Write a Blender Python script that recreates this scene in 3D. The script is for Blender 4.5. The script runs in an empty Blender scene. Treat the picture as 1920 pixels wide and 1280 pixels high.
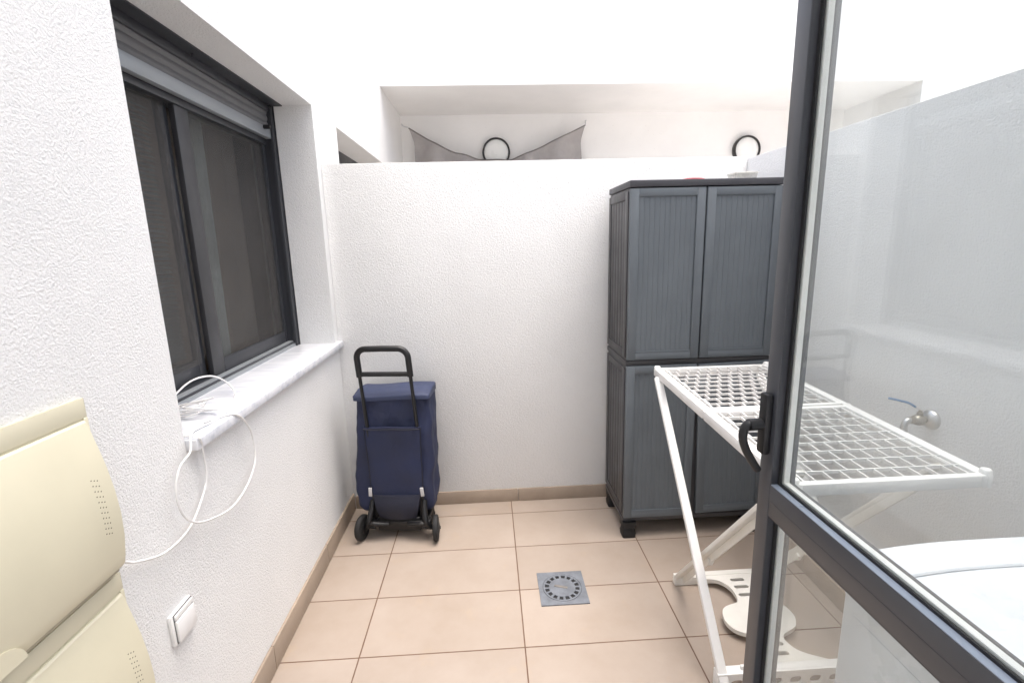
import bpy, bmesh, math, random
from mathutils import Vector, Matrix, noise
from mathutils.geometry import delaunay_2d_cdt

random.seed(7)
R = math.radians
scene = bpy.context.scene
col = scene.collection

# ------------------------------------------------------------------ camera
cam_data = bpy.data.cameras.new('camera')
cam = bpy.data.objects.new('camera', cam_data)
col.objects.link(cam)
YAW, PITCH, ROLL = 0.0461090, 0.2000260, -0.0261928
fwd = Vector((math.sin(YAW) * math.cos(PITCH), math.cos(YAW) * math.cos(PITCH), -math.sin(PITCH)))
rt = Vector((math.cos(YAW), -math.sin(YAW), 0))
up = rt.cross(fwd)
rt2 = rt * math.cos(ROLL) + up * math.sin(ROLL)
up2 = -rt * math.sin(ROLL) + up * math.cos(ROLL)
m = Matrix((rt2, up2, -fwd)).transposed().to_4x4()
m.translation = (0, 0, 1.44746)
cam.matrix_world = m
cam_data.sensor_width = 36
cam_data.lens = 17.0027
cam_data.clip_start = 0.02
cam_data.clip_end = 500
scene.camera = cam

# ------------------------------------------------------------------ sky, sun, exposure
SUN_EL, SUN_AZ = 79.0, 112.0          # azimuth clockwise from +y (the view direction)
world = bpy.data.worlds.new('World')
scene.world = world
world.use_nodes = True
wn, wl = world.node_tree.nodes, world.node_tree.links
bg = wn['Background']
sky = wn.new('ShaderNodeTexSky')
sky.sky_type = 'NISHITA'
sky.sun_disc = False
sky.sun_elevation = R(SUN_EL)
sky.sun_rotation = R(SUN_AZ)
sky.air_density = 1.0
sky.dust_density = 6.0
sky.ozone_density = 1.0
hs = wn.new('ShaderNodeHueSaturation')        # overcast: most of the blue is gone
hs.inputs['Saturation'].default_value = 0.68
wl.new(sky.outputs[0], hs.inputs['Color'])
wl.new(hs.outputs[0], bg.inputs['Color'])
bg.inputs['Strength'].default_value = 0.15

sun_data = bpy.data.lights.new('sun', 'SUN')
sun_data.energy = 0.7
sun_data.angle = R(60)
sun_data.color = (1.0, 0.99, 0.98)
sun = bpy.data.objects.new('sun', sun_data)
col.objects.link(sun)
sd = Vector((math.sin(R(SUN_AZ)) * math.cos(R(SUN_EL)), math.cos(R(SUN_AZ)) * math.cos(R(SUN_EL)), math.sin(R(SUN_EL))))
sun.rotation_euler = sd.to_track_quat('Z', 'Y').to_euler()

vs = scene.view_settings
vs.view_transform = 'Standard'
vs.look = 'None'
vs.exposure = 1.48
vs.gamma = 1.0
scene.cycles.max_bounces = 14
scene.cycles.diffuse_bounces = 7
scene.cycles.transparent_max_bounces = 24


# ------------------------------------------------------------------ mesh helpers
class MB:
    """collects shapes into one bmesh, then links them as ONE mesh object"""

    def __init__(self):
        self.bm = bmesh.new()
        self.T = None

    def _v(self, p):
        return self.bm.verts.new(self.T(p) if self.T else p)

    def box(self, x0, x1, y0, y1, z0, z1, bev=0.0, seg=2, M=None):
        ps = [(x, y, z) for x in (x0, x1) for y in (y0, y1) for z in (z0, z1)]
        if M:
            ps = [M @ Vector(p) for p in ps]
        v = [self._v(p) for p in ps]
        f = [(0, 1, 3, 2), (4, 6, 7, 5), (0, 4, 5, 1), (2, 3, 7, 6), (0, 2, 6, 4), (1, 5, 7, 3)]
        fs = [self.bm.faces.new([v[i] for i in q]) for q in f]
        if bev:
            es = list({e for q in fs for e in q.edges})
            bmesh.ops.bevel(self.bm, geom=es, offset=bev, segments=seg, affect='EDGES', profile=0.5)
        return self

    def hexa(self, ps):
        v = [self._v(p) for p in ps]
        for q in [(0, 1, 2, 3), (7, 6, 5, 4), (0, 4, 5, 1), (1, 5, 6, 2), (2, 6, 7, 3), (3, 7, 4, 0)]:
            self.bm.faces.new([v[i] for i in q])
        return self

    def tube(self, pts, r, n=10, closed=False, flat=None, rs=None):
        pts = [Vector(p) for p in pts]
        N = len(pts)
        tans = []
        for i in range(N):
            a = pts[(i - 1) % N] if (closed or i > 0) else pts[i]
            b = pts[(i + 1) % N] if (closed or i < N - 1) else pts[i]
            tans.append((b - a).normalized())
        nrm = tans[0].orthogonal().normalized() if flat is None else Vector(flat).normalized()
        rings = []
        for i in range(N):
            t = tans[i]
            nrm = (nrm - t * nrm.dot(t))
            nrm = nrm.normalized() if nrm.length > 1e-6 else t.orthogonal().normalized()
            b = t.cross(nrm)
            ra = rs[i] if rs else r
            rx, ry = (ra, ra) if not isinstance(ra, tuple) else ra
            rings.append([self._v(pts[i] + nrm * (rx * math.cos(2 * math.pi * k / n)) + b * (ry * math.sin(2 * math.pi * k / n))) for k in range(n)])
        for i in range(N if closed else N - 1):
            A, B = rings[i], rings[(i + 1) % N]
            for k in range(n):
                self.bm.faces.new((A[k], A[(k + 1) % n], B[(k + 1) % n], B[k]))
        if not closed:
            self.bm.faces.new(rings[0][::-1])
            self.bm.faces.new(rings[-1])
        return self

    def bar(self, p0, p1, w, h, side, bev=0.0):
        """rectangular bar from p0 to p1, w along 'side', h across"""
        p0, p1 = Vector(p0), Vector(p1)
        t = (p1 - p0).normalized()
        s = Vector(side)
        s = (s - t * s.dot(t)).normalized()
        u = t.cross(s)
        L = (p1 - p0).length
        M = Matrix((s, u, t)).transposed().to_4x4()
        M.translation = p0
        return self.box(-w / 2, w / 2, -h / 2, h / 2, 0, L, bev, 2, M)

    def loft(self, rings, cap=True, closed=True):
        vr = [[self._v(p) for p in rg] for rg in rings]
        n = len(vr[0])
        for A, B in zip(vr, vr[1:]):
            for k in range(n if closed else n - 1):
                self.bm.faces.new((A[k], A[(k + 1) % n], B[(k + 1) % n], B[k]))
        if cap:
            self.bm.faces.new(vr[0][::-1])
            self.bm.faces.new(vr[-1])
        return self

    def plate(self, outer, holes, t0, t1, fn):
        """flat plate with holes; fn(u, v, t) -> point"""
        vs, es, loops = [], [], []
        for lp in [outer] + holes:
            k = len(vs)
            vs += [Vector(p) for p in lp]
            es += [(k + i, k + (i + 1) % len(lp)) for i in range(len(lp))]
        out = delaunay_2d_cdt(vs, es, [], 0, 1e-6)
        ov, of = out[0], out[2]

        def inside(p, lp):
            c = False
            j = len(lp) - 1
            for i in range(len(lp)):
                (xi, yi), (xj, yj) = lp[i], lp[j]
                if (yi > p[1]) != (yj > p[1]) and p[0] < (xj - xi) * (p[1] - yi) / (yj - yi) + xi:
                    c = not c
                j = i
            return c
        keep = []
        for f in of:
            c = sum((ov[i] for i in f), Vector((0, 0))) / len(f)
            if inside(c, outer) and not any(inside(c, h) for h in holes):
                keep.append(f)
        a = [self._v(Vector(fn(p[0], p[1], t0))) for p in ov]
        b = [self._v(Vector(fn(p[0], p[1], t1))) for p in ov]
        cnt = {}
        for f in keep:
            self.bm.faces.new([a[i] for i in f][::-1])
            self.bm.faces.new([b[i] for i in f])
            for i in range(len(f)):
                cnt[(f[i], f[(i + 1) % len(f)])] = 1
        for (i, j) in cnt:
            if (j, i) not in cnt:
                self.bm.faces.new((a[i], a[j], b[j], b[i]))
        for v in a + b:
            if not v.link_faces:
                self.bm.verts.remove(v)
        return self

    def disc(self, c, axis, r0, r1, h, n=24):
        c, ax = Vector(c), Vector(axis).normalized()
        return self.tube([c, c + ax * h], 0, n, rs=[r0, r1])

    def lathe(self, c, axis, prof, n=28):
        c, ax = Vector(c), Vector(axis).normalized()
        a = ax.orthogonal().normalized()
        b = ax.cross(a)
        self.loft([[c + ax * h + a * (r * math.cos(2 * math.pi * k / n)) + b * (r * math.sin(2 * math.pi * k / n)) for k in range(n)] for r, h in prof])
        return self

    def build(self, name, mat, parent=None, smooth=40, label=None, recalc=True):
        bm = self.bm
        if recalc:
            bmesh.ops.recalc_face_normals(bm, faces=bm.faces)
        if parent is not None:
            base = world_loc(parent)
            bmesh.ops.translate(bm, verts=bm.verts, vec=-base)
        me = bpy.data.meshes.new(name)
        bm.to_mesh(me)
        bm.free()
        me.materials.append(mat)
        if smooth:
            for p in me.polygons:
                p.use_smooth = True
            me.set_sharp_from_angle(angle=R(smooth))
        o = bpy.data.objects.new(name, me)
        col.objects.link(o)
        if parent is not None:
            o.parent = parent
        if label:
            o['label'] = label
        return o


def world_loc(o):
    v = Vector(o.location)
    while o.parent:
        o = o.parent
        v = v + Vector(o.location)
    return v


def tag(o, label=None, cat=None, group=None, kind=None):
    if label:
        o['label'] = label
    if cat:
        o['category'] = cat
    if group:
        o['group'] = group
    if kind:
        o['kind'] = kind
    return o


def thing(name, loc, label, cat, group=None):
    o = bpy.data.objects.new(name, None)
    o.empty_display_size = 0.05
    o.location = loc
    col.objects.link(o)
    return tag(o, label, cat, group)


def catmull(pts, k=8, closed=False):
    pts = [Vector(p) for p in pts]
    N = len(pts)
    out = []
    for i in range(N if closed else N - 1):
        g = lambda j: pts[j % N] if closed else pts[max(0, min(N - 1, j))]
        p0, p1, p2, p3 = g(i - 1), g(i), g(i + 1), g(i + 2)
        for s in range(k):
            t = s / k
            out.append(0.5 * ((2 * p1) + (p2 - p0) * t + (2 * p0 - 5 * p1 + 4 * p2 - p3) * t * t + (3 * p1 - p0 - 3 * p2 + p3) * t ** 3))
    if not closed:
        out.append(pts[-1])
    return out


def rrect(w, d, r, n=5, cx=0, cy=0):
    """rounded rectangle outline, half sizes w, d"""
    out = []
    for sx, sy, a0 in ((1, 1, 0), (-1, 1, 90), (-1, -1, 180), (1, -1, 270)):
        for k in range(n):
            a = R(a0 + 90 * k / (n - 1))
            out.append((cx + sx * (w - r) + r * math.cos(a), cy + sy * (d - r) + r * math.sin(a)))
    return out


# ------------------------------------------------------------------ materials
def new_mat(name):
    mt = bpy.data.materials.new(name)
    mt.use_nodes = True
    return mt, mt.node_tree.nodes, mt.node_tree.links


def noise_node(n, l, scale, detail=3, rough=0.55, stretch=None):
    geo = n.new('ShaderNodeNewGeometry')
    t = n.new('ShaderNodeTexNoise')
    t.inputs['Scale'].default_value = scale
    t.inputs['Detail'].default_value = detail
    t.inputs['Roughness'].default_value = rough
    if stretch:
        mp = n.new('ShaderNodeMapping')
        mp.inputs['Scale'].default_value = stretch
        l.new(geo.outputs['Position'], mp.inputs['Vector'])
        l.new(mp.outputs[0], t.inputs['Vector'])
    else:
        l.new(geo.outputs['Position'], t.inputs['Vector'])
    return t


def simple(name, c, rough=0.5, metal=0.0, var=0.08, vscale=6, bump=0.0, bscale=200, bdist=0.001, spec=0.5, stretch=None, rvar=0.1):
    mt, n, l = new_mat(name)
    b = n['Principled BSDF']
    b.inputs['Metallic'].default_value = metal
    b.inputs['Specular IOR Level'].default_value = spec
    t = noise_node(n, l, vscale, 5, 0.6, stretch)
    r = n.new('ShaderNodeMapRange')
    r.inputs['From Min'].default_value = 0.3
    r.inputs['From Max'].default_value = 0.7
    r.inputs['To Min'].default_value = 1 - var
    r.inputs['To Max'].default_value = 1 + var
    l.new(t.outputs['Fac'], r.inputs['Value'])
    mx = n.new('ShaderNodeVectorMath')
    mx.operation = 'SCALE'
    mx.inputs[0].default_value = c
    l.new(r.outputs[0], mx.inputs['Scale'])
    l.new(mx.outputs[0], b.inputs['Base Color'])
    rr = n.new('ShaderNodeMapRange')
    rr.inputs['From Min'].default_value = 0.3
    rr.inputs['From Max'].default_value = 0.7
    rr.inputs['To Min'].default_value = max(0.02, rough - rvar)
    rr.inputs['To Max'].default_value = min(1, rough + rvar)
    l.new(t.outputs['Fac'], rr.inputs['Value'])
    l.new(rr.outputs[0], b.inputs['Roughness'])
    if bump:
        t2 = noise_node(n, l, bscale, 3, 0.6, stretch)
        bp = n.new('ShaderNodeBump')
        bp.inputs['Strength'].default_value = bump
        bp.inputs['Distance'].default_value = bdist
        l.new(t2.outputs['Fac'], bp.inputs['Height'])
        l.new(bp.outputs[0], b.inputs['Normal'])
    return mt


def stucco(name, c, strength=0.8, dist=0.006):
    mt, n, l = new_mat(name)
    b = n['Principled BSDF']
    b.inputs['Roughness'].default_value = 0.9
    b.inputs['Specular IOR Level'].default_value = 0.2
    fine = noise_node(n, l, 190, 4, 0.7)
    mid = noise_node(n, l, 95, 2, 0.5)
    big = noise_node(n, l, 2.2, 4, 0.6)
    ad = n.new('ShaderNodeMath')
    ad.operation = 'MULTIPLY_ADD'
    ad.inputs[1].default_value = 0.4
    l.new(mid.outputs['Fac'], ad.inputs[0])
    l.new(fine.outputs['Fac'], ad.inputs[2])
    bp = n.new('ShaderNodeBump')
    bp.inputs['Strength'].default_value = strength
    bp.inputs['Distance'].default_value = dist
    l.new(ad.outputs[0], bp.inputs['Height'])
    l.new(bp.outputs[0], b.inputs['Normal'])
    r = n.new('ShaderNodeMapRange')
    r.inputs['From Min'].default_value = 0.3
    r.inputs['From Max'].default_value = 0.7
    r.inputs['To Min'].default_value = 0.965
    r.inputs['To Max'].default_value = 1.03
    l.new(big.outputs['Fac'], r.inputs['Value'])
    # a few dust specks caught in the render's texture
    sp = noise_node(n, l, 75, 1, 0.3)
    s2 = n.new('ShaderNodeMapRange')
    s2.inputs['From Min'].default_value = 0.78
    s2.inputs['From Max'].default_value = 0.86
    s2.inputs['To Min'].default_value = 1.0
    s2.inputs['To Max'].default_value = 0.8
    l.new(sp.outputs['Fac'], s2.inputs['Value'])
    mu = n.new('ShaderNodeMath')
    mu.operation = 'MULTIPLY'
    l.new(r.outputs[0], mu.inputs[0])
    l.new(s2.outputs[0], mu.inputs[1])
    mx = n.new('ShaderNodeVectorMath')
    mx.operation = 'SCALE'
    mx.inputs[0].default_value = c
    l.new(mu.outputs[0], mx.inputs['Scale'])
    l.new(mx.outputs[0], b.inputs['Base Color'])
    return mt


def glass(name, tint=(0.93, 0.96, 0.95), f0=0.04, dirt_haze=0.0, gloss=0.0):
    """window pane: transparent, with an angle dependent reflection"""
    mt, n, l = new_mat(name)
    n.remove(n['Principled BSDF'])
    out = n['Material Output']
    tr = n.new('ShaderNodeBsdfTransparent')
    tr.inputs['Color'].default_value = (*tint, 1)
    gl = n.new('ShaderNodeBsdfGlossy')
    gl.inputs['Roughness'].default_value = gloss
    lw = n.new('ShaderNodeLayerWeight')
    lw.inputs['Blend'].default_value = 0.5
    pw = n.new('ShaderNodeMath')
    pw.operation = 'POWER'
    pw.inputs[1].default_value = 5
    l.new(lw.outputs['Facing'], pw.inputs[0])
    ma = n.new('ShaderNodeMath')
    ma.operation = 'MULTIPLY_ADD'
    ma.inputs[1].default_value = 1 - f0
    ma.inputs[2].default_value = f0
    l.new(pw.outputs[0], ma.inputs[0])
    mx = n.new('ShaderNodeMixShader')
    l.new(ma.outputs[0], mx.inputs[0])
    l.new(tr.outputs[0], mx.inputs[1])
    l.new(gl.outputs[0], mx.inputs[2])
    last = mx
    if dirt_haze:  # diffuse film: some dirt, plus a painted milky haze brightening the view through
        df = n.new('ShaderNodeBsdfDiffuse')
        df.inputs['Color'].default_value = (0.75, 0.76, 0.75, 1)
        t = noise_node(n, l, 5, 6, 0.7)
        r = n.new('ShaderNodeMapRange')
        r.inputs['From Min'].default_value = 0.35
        r.inputs['From Max'].default_value = 0.75
        r.inputs['To Min'].default_value = dirt_haze * 0.55
        r.inputs['To Max'].default_value = dirt_haze
        l.new(t.outputs['Fac'], r.inputs['Value'])
        m2 = n.new('ShaderNodeMixShader')
        l.new(r.outputs[0], m2.inputs[0])
        l.new(mx.outputs[0], m2.inputs[1])
        l.new(df.outputs[0], m2.inputs[2])
        last = m2
    l.new(last.outputs[0], out.inputs['Surface'])
    return mt


def veil(name, c, opacity, vscale=6, var=0.1):
    """thin woven material that lets part of the light straight through"""
    mt, n, l = new_mat(name)
    b = n['Principled BSDF']
    b.inputs['Base Color'].default_value = (*c, 1)
    b.inputs['Roughness'].default_value = 0.8
    b.inputs['Specular IOR Level'].default_value = 0.2
    t = noise_node(n, l, vscale, 4, 0.6)
    r = n.new('ShaderNodeMapRange')
    r.inputs['From Min'].default_value = 0.3
    r.inputs['From Max'].default_value = 0.7
    r.inputs['To Min'].default_value = opacity - var
    r.inputs['To Max'].default_value = min(1, opacity + var)
    l.new(t.outputs['Fac'], r.inputs['Value'])
    l.new(r.outputs[0], b.inputs['Alpha'])
    return mt


def tiles(name, x0, y0, tw, td, c1, c2, grout):
    mt, n, l = new_mat(name)
    b = n['Principled BSDF']
    geo = n.new('ShaderNodeNewGeometry')
    sep = n.new('ShaderNodeSeparateXYZ')
    l.new(geo.outputs['Position'], sep.inputs[0])

    def mth(op, a, bb=None, c=None):
        q = n.new('ShaderNodeMath')
        q.operation = op
        for i, v in enumerate((a, bb, c)):
            if v is None:
                continue
            if isinstance(v, (int, float)):
                q.inputs[i].default_value = v
            else:
                l.new(v, q.inputs[i])
        return q.outputs[0]
    ids, dist = [], []
    for axis, o, w in (('X', x0, tw), ('Y', y0, td)):
        u = mth('DIVIDE', mth('SUBTRACT', sep.outputs[axis], o), w)
        ids.append(mth('FLOOR', u))
        f = mth('SUBTRACT', u, ids[-1])
        dist.append(mth('MULTIPLY', mth('MINIMUM', f, mth('SUBTRACT', 1.0, f)), w))
    d = mth('MINIMUM', dist[0], dist[1])
    wob = noise_node(n, l, 30, 3)
    d = mth('ADD', d, mth('MULTIPLY', mth('SUBTRACT', wob.outputs['Fac'], 0.5), 0.0009))
    line = n.new('ShaderNodeMapRange')
    line.inputs['From Min'].default_value = 0.0016
    line.inputs['From Max'].default_value = 0.0030
    l.new(d, line.inputs['Value'])
    cmb = n.new('ShaderNodeCombineXYZ')
    l.new(ids[0], cmb.inputs[0])
    l.new(ids[1], cmb.inputs[1])
    wn_ = n.new('ShaderNodeTexWhiteNoise')
    l.new(cmb.outputs[0], wn_.inputs['Vector'])
    cl = noise_node(n, l, 3.2, 6, 0.65)
    ad = n.new('ShaderNodeVectorMath')
    ad.operation = 'ADD'
    sc = n.new('ShaderNodeVectorMath')
    sc.operation = 'SCALE'
    sc.inputs['Scale'].default_value = 7.0
    l.new(wn_.outputs['Color'], sc.inputs[0])
    l.new(geo.outputs['Position'], ad.inputs[0])
    l.new(sc.outputs[0], ad.inputs[1])
    l.new(ad.outputs[0], cl.inputs['Vector'])
    rmp = n.new('ShaderNodeMapRange')
    rmp.inputs['From Min'].default_value = 0.3
    rmp.inputs['From Max'].default_value = 0.72
    l.new(cl.outputs['Fac'], rmp.inputs['Value'])
    mix = n.new('ShaderNodeMix')
    mix.data_type = 'RGBA'
    mix.inputs['A'].default_value = (*c1, 1)
    mix.inputs['B'].default_value = (*c2, 1)
    l.new(rmp.outputs[0], mix.inputs['Factor'])
    # per tile tone
    tone = mth('MULTIPLY_ADD', wn_.outputs['Value'], 0.09, 0.955)
    tv = n.new('ShaderNodeVectorMath')
    tv.operation = 'SCALE'
    l.new(mix.outputs['Result'], tv.inputs[0])
    l.new(tone, tv.inputs['Scale'])
    # old dirt rings, soft brown
    st = noise_node(n, l, 5.5, 7, 0.7)
    sr = n.new('ShaderNodeMapRange')
    sr.inputs['From Min'].default_value = 0.58
    sr.inputs['From Max'].default_value = 0.75
    sr.inputs['To Max'].default_value = 0.35
    l.new(st.outputs['Fac'], sr.inputs['Value'])
    mixs = n.new('ShaderNodeMix')
    mixs.data_type = 'RGBA'
    mixs.inputs['B'].default_value = (0.42, 0.31, 0.2, 1)
    l.new(sr.outputs[0], mixs.inputs['Factor'])
    l.new(tv.outputs[0], mixs.inputs['A'])
    mixg = n.new('ShaderNodeMix')
    mixg.data_type = 'RGBA'
    mixg.inputs['A'].default_value = (*grout, 1)
    l.new(line.outputs[0], mixg.inputs['Factor'])
    l.new(mixs.outputs['Result'], mixg.inputs['B'])
    l.new(mixg.outputs['Result'], b.inputs['Base Color'])
    rg = mth('MULTIPLY_ADD', cl.outputs['Fac'], 0.25, 0.36)
    l.new(rg, b.inputs['Roughness'])
    b.inputs['Specular IOR Level'].default_value = 0.4
    bp = n.new('ShaderNodeBump')
    bp.inputs['Strength'].default_value = 0.5
    bp.inputs['Distance'].default_value = 0.002
    l.new(line.outputs[0], bp.inputs['Height'])
    l.new(bp.outputs[0], b.inputs['Normal'])
    return mt


def marble(name):
    mt, n, l = new_mat(name)
    b = n['Principled BSDF']
    t = noise_node(n, l, 2.6, 5, 0.6, (1.8, 9, 9))
    r = n.new('ShaderNodeValToRGB')
    e = r.color_ramp.elements
    e[0].position, e[0].color = 0.34, (0.50, 0.52, 0.57, 1)
    e[1].position, e[1].color = 0.54, (0.68, 0.69, 0.715, 1)
    l.new(t.outputs['Fac'], r.inputs[0])
    l.new(r.outputs[0], b.inputs['Base Color'])
    b.inputs['Roughness'].default_value = 0.32
    return mt


M_WALL = stucco('white_stucco', (0.83, 0.83, 0.82))
M_SMOOTH = stucco('smooth_white_render', (0.80, 0.79, 0.775), 0.15, 0.003)
M_TILE = tiles('beige_tiles', -0.5115, 2.1092, 0.6, 0.3, (0.325, 0.264, 0.214), (0.385, 0.324, 0.276), (0.13, 0.07, 0.042))
M_SKIRT = simple('tan_skirting', (0.34, 0.272, 0.212), 0.45, var=0.12, vscale=5)
M_GROUND = simple('ground_beige', (0.66, 0.63, 0.60), 0.8)
M_MARBLE = marble('white_marble')
M_ANTH = simple('anthracite_aluminium', (0.048, 0.051, 0.059), 0.36, 0.0, spec=0.55, var=0.04, rvar=0.02)
M_ANTHL = simple('grey_aluminium', (0.30, 0.32, 0.335), 0.38, 0.2, var=0.06)
M_SLAT = simple('grey_shutter_slat', (0.125, 0.125, 0.13), 0.5, 0.0, var=0.06)
M_FRAME = simple('dark_window_frame', (0.035, 0.037, 0.043), 0.4, var=0.06)
M_STILE = simple('mid_grey_sash', (0.04, 0.04, 0.043), 0.45, var=0.05)
M_BLACK = simple('black_plastic', (0.006, 0.006, 0.007), 0.5, var=0.15)
M_RUBBER = simple('black_rubber', (0.012, 0.012, 0.0125), 0.7, var=0.2)
M_BEAD_SKYLIT = simple('skylit_grey_bead', (0.26, 0.30, 0.36), 0.34, 0.0, var=0.05)  # for up-facing beads only: sky sheen put into a lighter grey
M_GASKET = simple('black_gasket', (0.012, 0.012, 0.013), 0.6)
M_SPACER = simple('aluminium_spacer', (0.84, 0.84, 0.80), 0.4, 0.0, var=0.05)
M_GLASS = glass('door_glass', (0.978, 0.990, 0.989), 0.04, 0.055)
M_WGLASS = glass('window_glass', (0.80, 0.83, 0.83), 0.05)
M_MESH = veil('insect_screen', (0.11, 0.105, 0.10), 0.33, 3, 0.05)
M_CURT = simple('brown_curtain', (0.36, 0.25, 0.18), 0.9, var=0.3, vscale=4)
M_CURTL = simple('pale_curtain', (0.78, 0.79, 0.77), 0.9, var=0.1)
M_BLIND = simple('pale_blind_slat', (0.36, 0.37, 0.37), 0.6)
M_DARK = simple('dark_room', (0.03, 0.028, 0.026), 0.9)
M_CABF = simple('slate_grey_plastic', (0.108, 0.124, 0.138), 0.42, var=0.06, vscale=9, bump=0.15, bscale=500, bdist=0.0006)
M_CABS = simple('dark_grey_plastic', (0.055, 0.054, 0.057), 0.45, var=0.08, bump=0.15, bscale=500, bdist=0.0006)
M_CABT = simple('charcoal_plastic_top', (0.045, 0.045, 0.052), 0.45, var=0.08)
M_WHITE = simple('white_plastic', (0.78, 0.775, 0.755), 0.38, var=0.04, vscale=8)
M_WARM = simple('ivory_plastic', (0.74, 0.722, 0.67), 0.45, var=0.06, vscale=8)
M_ENAMEL = simple('white_enamel', (0.64, 0.67, 0.71), 0.28, var=0.02)
M_CREAM = simple('cream_painted_plastic', (0.65, 0.61, 0.46), 0.42, var=0.035, vscale=5)
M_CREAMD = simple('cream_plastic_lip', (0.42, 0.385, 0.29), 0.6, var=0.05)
M_HOLE = simple('vent_dark', (0.13, 0.115, 0.08), 0.9)
M_SWITCH = simple('white_switch_plastic', (0.80, 0.80, 0.79), 0.35, var=0.02)
M_CABLE = simple('white_cable_sheath', (0.78, 0.77, 0.76), 0.45, var=0.04)
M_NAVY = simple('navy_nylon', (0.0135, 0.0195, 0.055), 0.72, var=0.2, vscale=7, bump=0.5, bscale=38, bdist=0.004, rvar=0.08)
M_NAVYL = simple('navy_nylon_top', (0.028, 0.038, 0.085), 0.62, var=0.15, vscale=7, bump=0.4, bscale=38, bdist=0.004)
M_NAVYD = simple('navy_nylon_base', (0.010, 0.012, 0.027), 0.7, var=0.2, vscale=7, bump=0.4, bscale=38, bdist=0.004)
M_STRAP = simple('pale_strap', (0.55, 0.55, 0.56), 0.6)
M_STEEL = simple('steel', (0.6, 0.59, 0.57), 0.3, 0.9, var=0.1)
M_BRASS = simple('tarnished_brass', (0.40, 0.365, 0.30), 0.4, 0.8, var=0.25, vscale=30)
M_BLUE = simple('blue_lever_sleeve', (0.03, 0.11, 0.22), 0.45, var=0.1)
M_DRAIN = simple('grey_drain', (0.17, 0.185, 0.21), 0.5, 0.15, var=0.22, vscale=26, bump=0.3, bscale=160, bdist=0.001)
M_RING = simple('dark_lamp_rim', (0.018, 0.017, 0.016), 0.4)
M_OPAL = simple('opal_diffuser', (0.78, 0.78, 0.76), 0.3, var=0.02)
M_SAIL = veil('taupe_shade_cloth', (0.42, 0.395, 0.385), 0.86, 6, 0.10)
M_RED = simple('red_plastic', (0.55, 0.06, 0.07), 0.5)
M_CLEAR = veil('clear_plastic', (0.72, 0.71, 0.66), 0.45, 30, 0.15)

# ------------------------------------------------------------------ setting
XL, XR, YB = -0.80, 1.35, 2.545
m_ = MB()
m_.box(-30, 30, -30, 30, -0.05, -0.004)
tag(m_.build('ground', M_GROUND), kind='structure')
m_ = MB()
m_.box(-1.0, 1.5, -0.6, 2.6, -0.003, 0.0)
tag(m_.build('floor', M_TILE), kind='structure')

# --- the house: side wall with the window, and the facade the camera leans out of
WY0, WY1, WZ0, WZ1 = 1.22, 2.49, 0.967, 2.108      # window opening
H = 2.8
house = thing('house', (XL, 1.2, 0), 'white stucco house wall with dark sliding window and marble sill', 'house')
w = MB()
w.box(-1.10, XL, -0.4, YB, 0, 0.935)
w.box(-1.10, XL, -0.4, WY0, 0.935, WZ1)
w.box(-1.10, XL, WY1, YB, 0.935, WZ1)
w.box(-1.10, XL, -0.4, YB, WZ1, H)
w.box(XL, -0.42, -0.4, 0.06, 0, 2.15)
w.box(0.68, 3.6, -0.4, 0.06, 0, 2.15)
w.box(XL, 3.6, -0.4, 0.06, 2.15, 4.6)  # unseen facade top, made taller to keep light off the back wall
w.build('wall', M_WALL, house, 0)
sk = MB()
for y0, y1 in ((0.06, 0.42), (0.4225, 0.9), (0.9025, 1.48), (1.4825, 2.06), (2.0625, 2.531)):
    sk.box(XL, XL + 0.011, y0, y1, 0.0, 0.098, 0.0015)
sk.build('skirting', M_SKIRT, house)
sl = MB()
sl.box(-1.0, XL + 0.028, WY0 + 0.004, YB - 0.002, 0.936, WZ0, 0.004)
sl.build('window_sill', M_MARBLE, house)

win = bpy.data.objects.new('window', None)
win.location = Vector((-1.0, 1.85, WZ0)) - Vector(house.location)
win.parent = house
col.objects.link(win)
fr = MB()                                      # outer frame and the shutter guides
fr.box(-1.075, -1.0, WY1 - 0.03, WY1, WZ0, WZ1 - 0.001)
fr.box(-1.0, -0.978, WY1 - 0.034, WY1 - 0.004, WZ0, WZ1 - 0.007, 0.002)
fr.box(-1.0, -0.974, WY1 - 0.004, WY1 - 0.0005, WZ0, WZ1 - 0.007)
fr.box(-1.075, -1.0, WY0, WY0 + 0.03, WZ0, WZ1 - 0.001)
fr.box(-1.0, -0.978, WY0 + 0.001, WY0 + 0.026, WZ0, WZ1 - 0.05, 0.002)
fr.box(-1.075, -0.992, WY0 + 0.03, WY1 - 0.03, WZ0, WZ0 + 0.022, 0.002)
fr.box(-1.075, -1.052, WY0 + 0.03, WY1 - 0.03, WZ0 + 0.022, WZ0 + 0.04)
fr.box(-1.075, -1.015, WY0 + 0.03, WY1 - 0.03, 1.93, 2.02)
fr.build('frame', M_FRAME, win)
tr = MB()
tr.box(-1.020, -0.996, WY0 + 0.03, WY1 - 0.03, WZ0 + 0.022, WZ0 + 0.026)
tr.box(-0.992, -0.986, WY0 + 0.001, WY1 - 0.03, WZ0, WZ0 + 0.014)
tr.build('track', M_ANTHL, win)
bx = MB()                                      # the slot the shutter comes out of
bx.box(-1.02, -0.984, WY0 + 0.027, WY1 - 0.035, 2.072, WZ1 - 0.002, 0.003)
bx.box(-0.984, -0.934, WY0, WY1 + 0.02, WZ1 - 0.006, WZ1 - 0.001)
bx.box(-0.972, -0.966, 1.84, 1.845, WZ1 - 0.018, WZ1 - 0.006)
bx.build('shutter_box', M_FRAME, win)
sh = MB()
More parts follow.
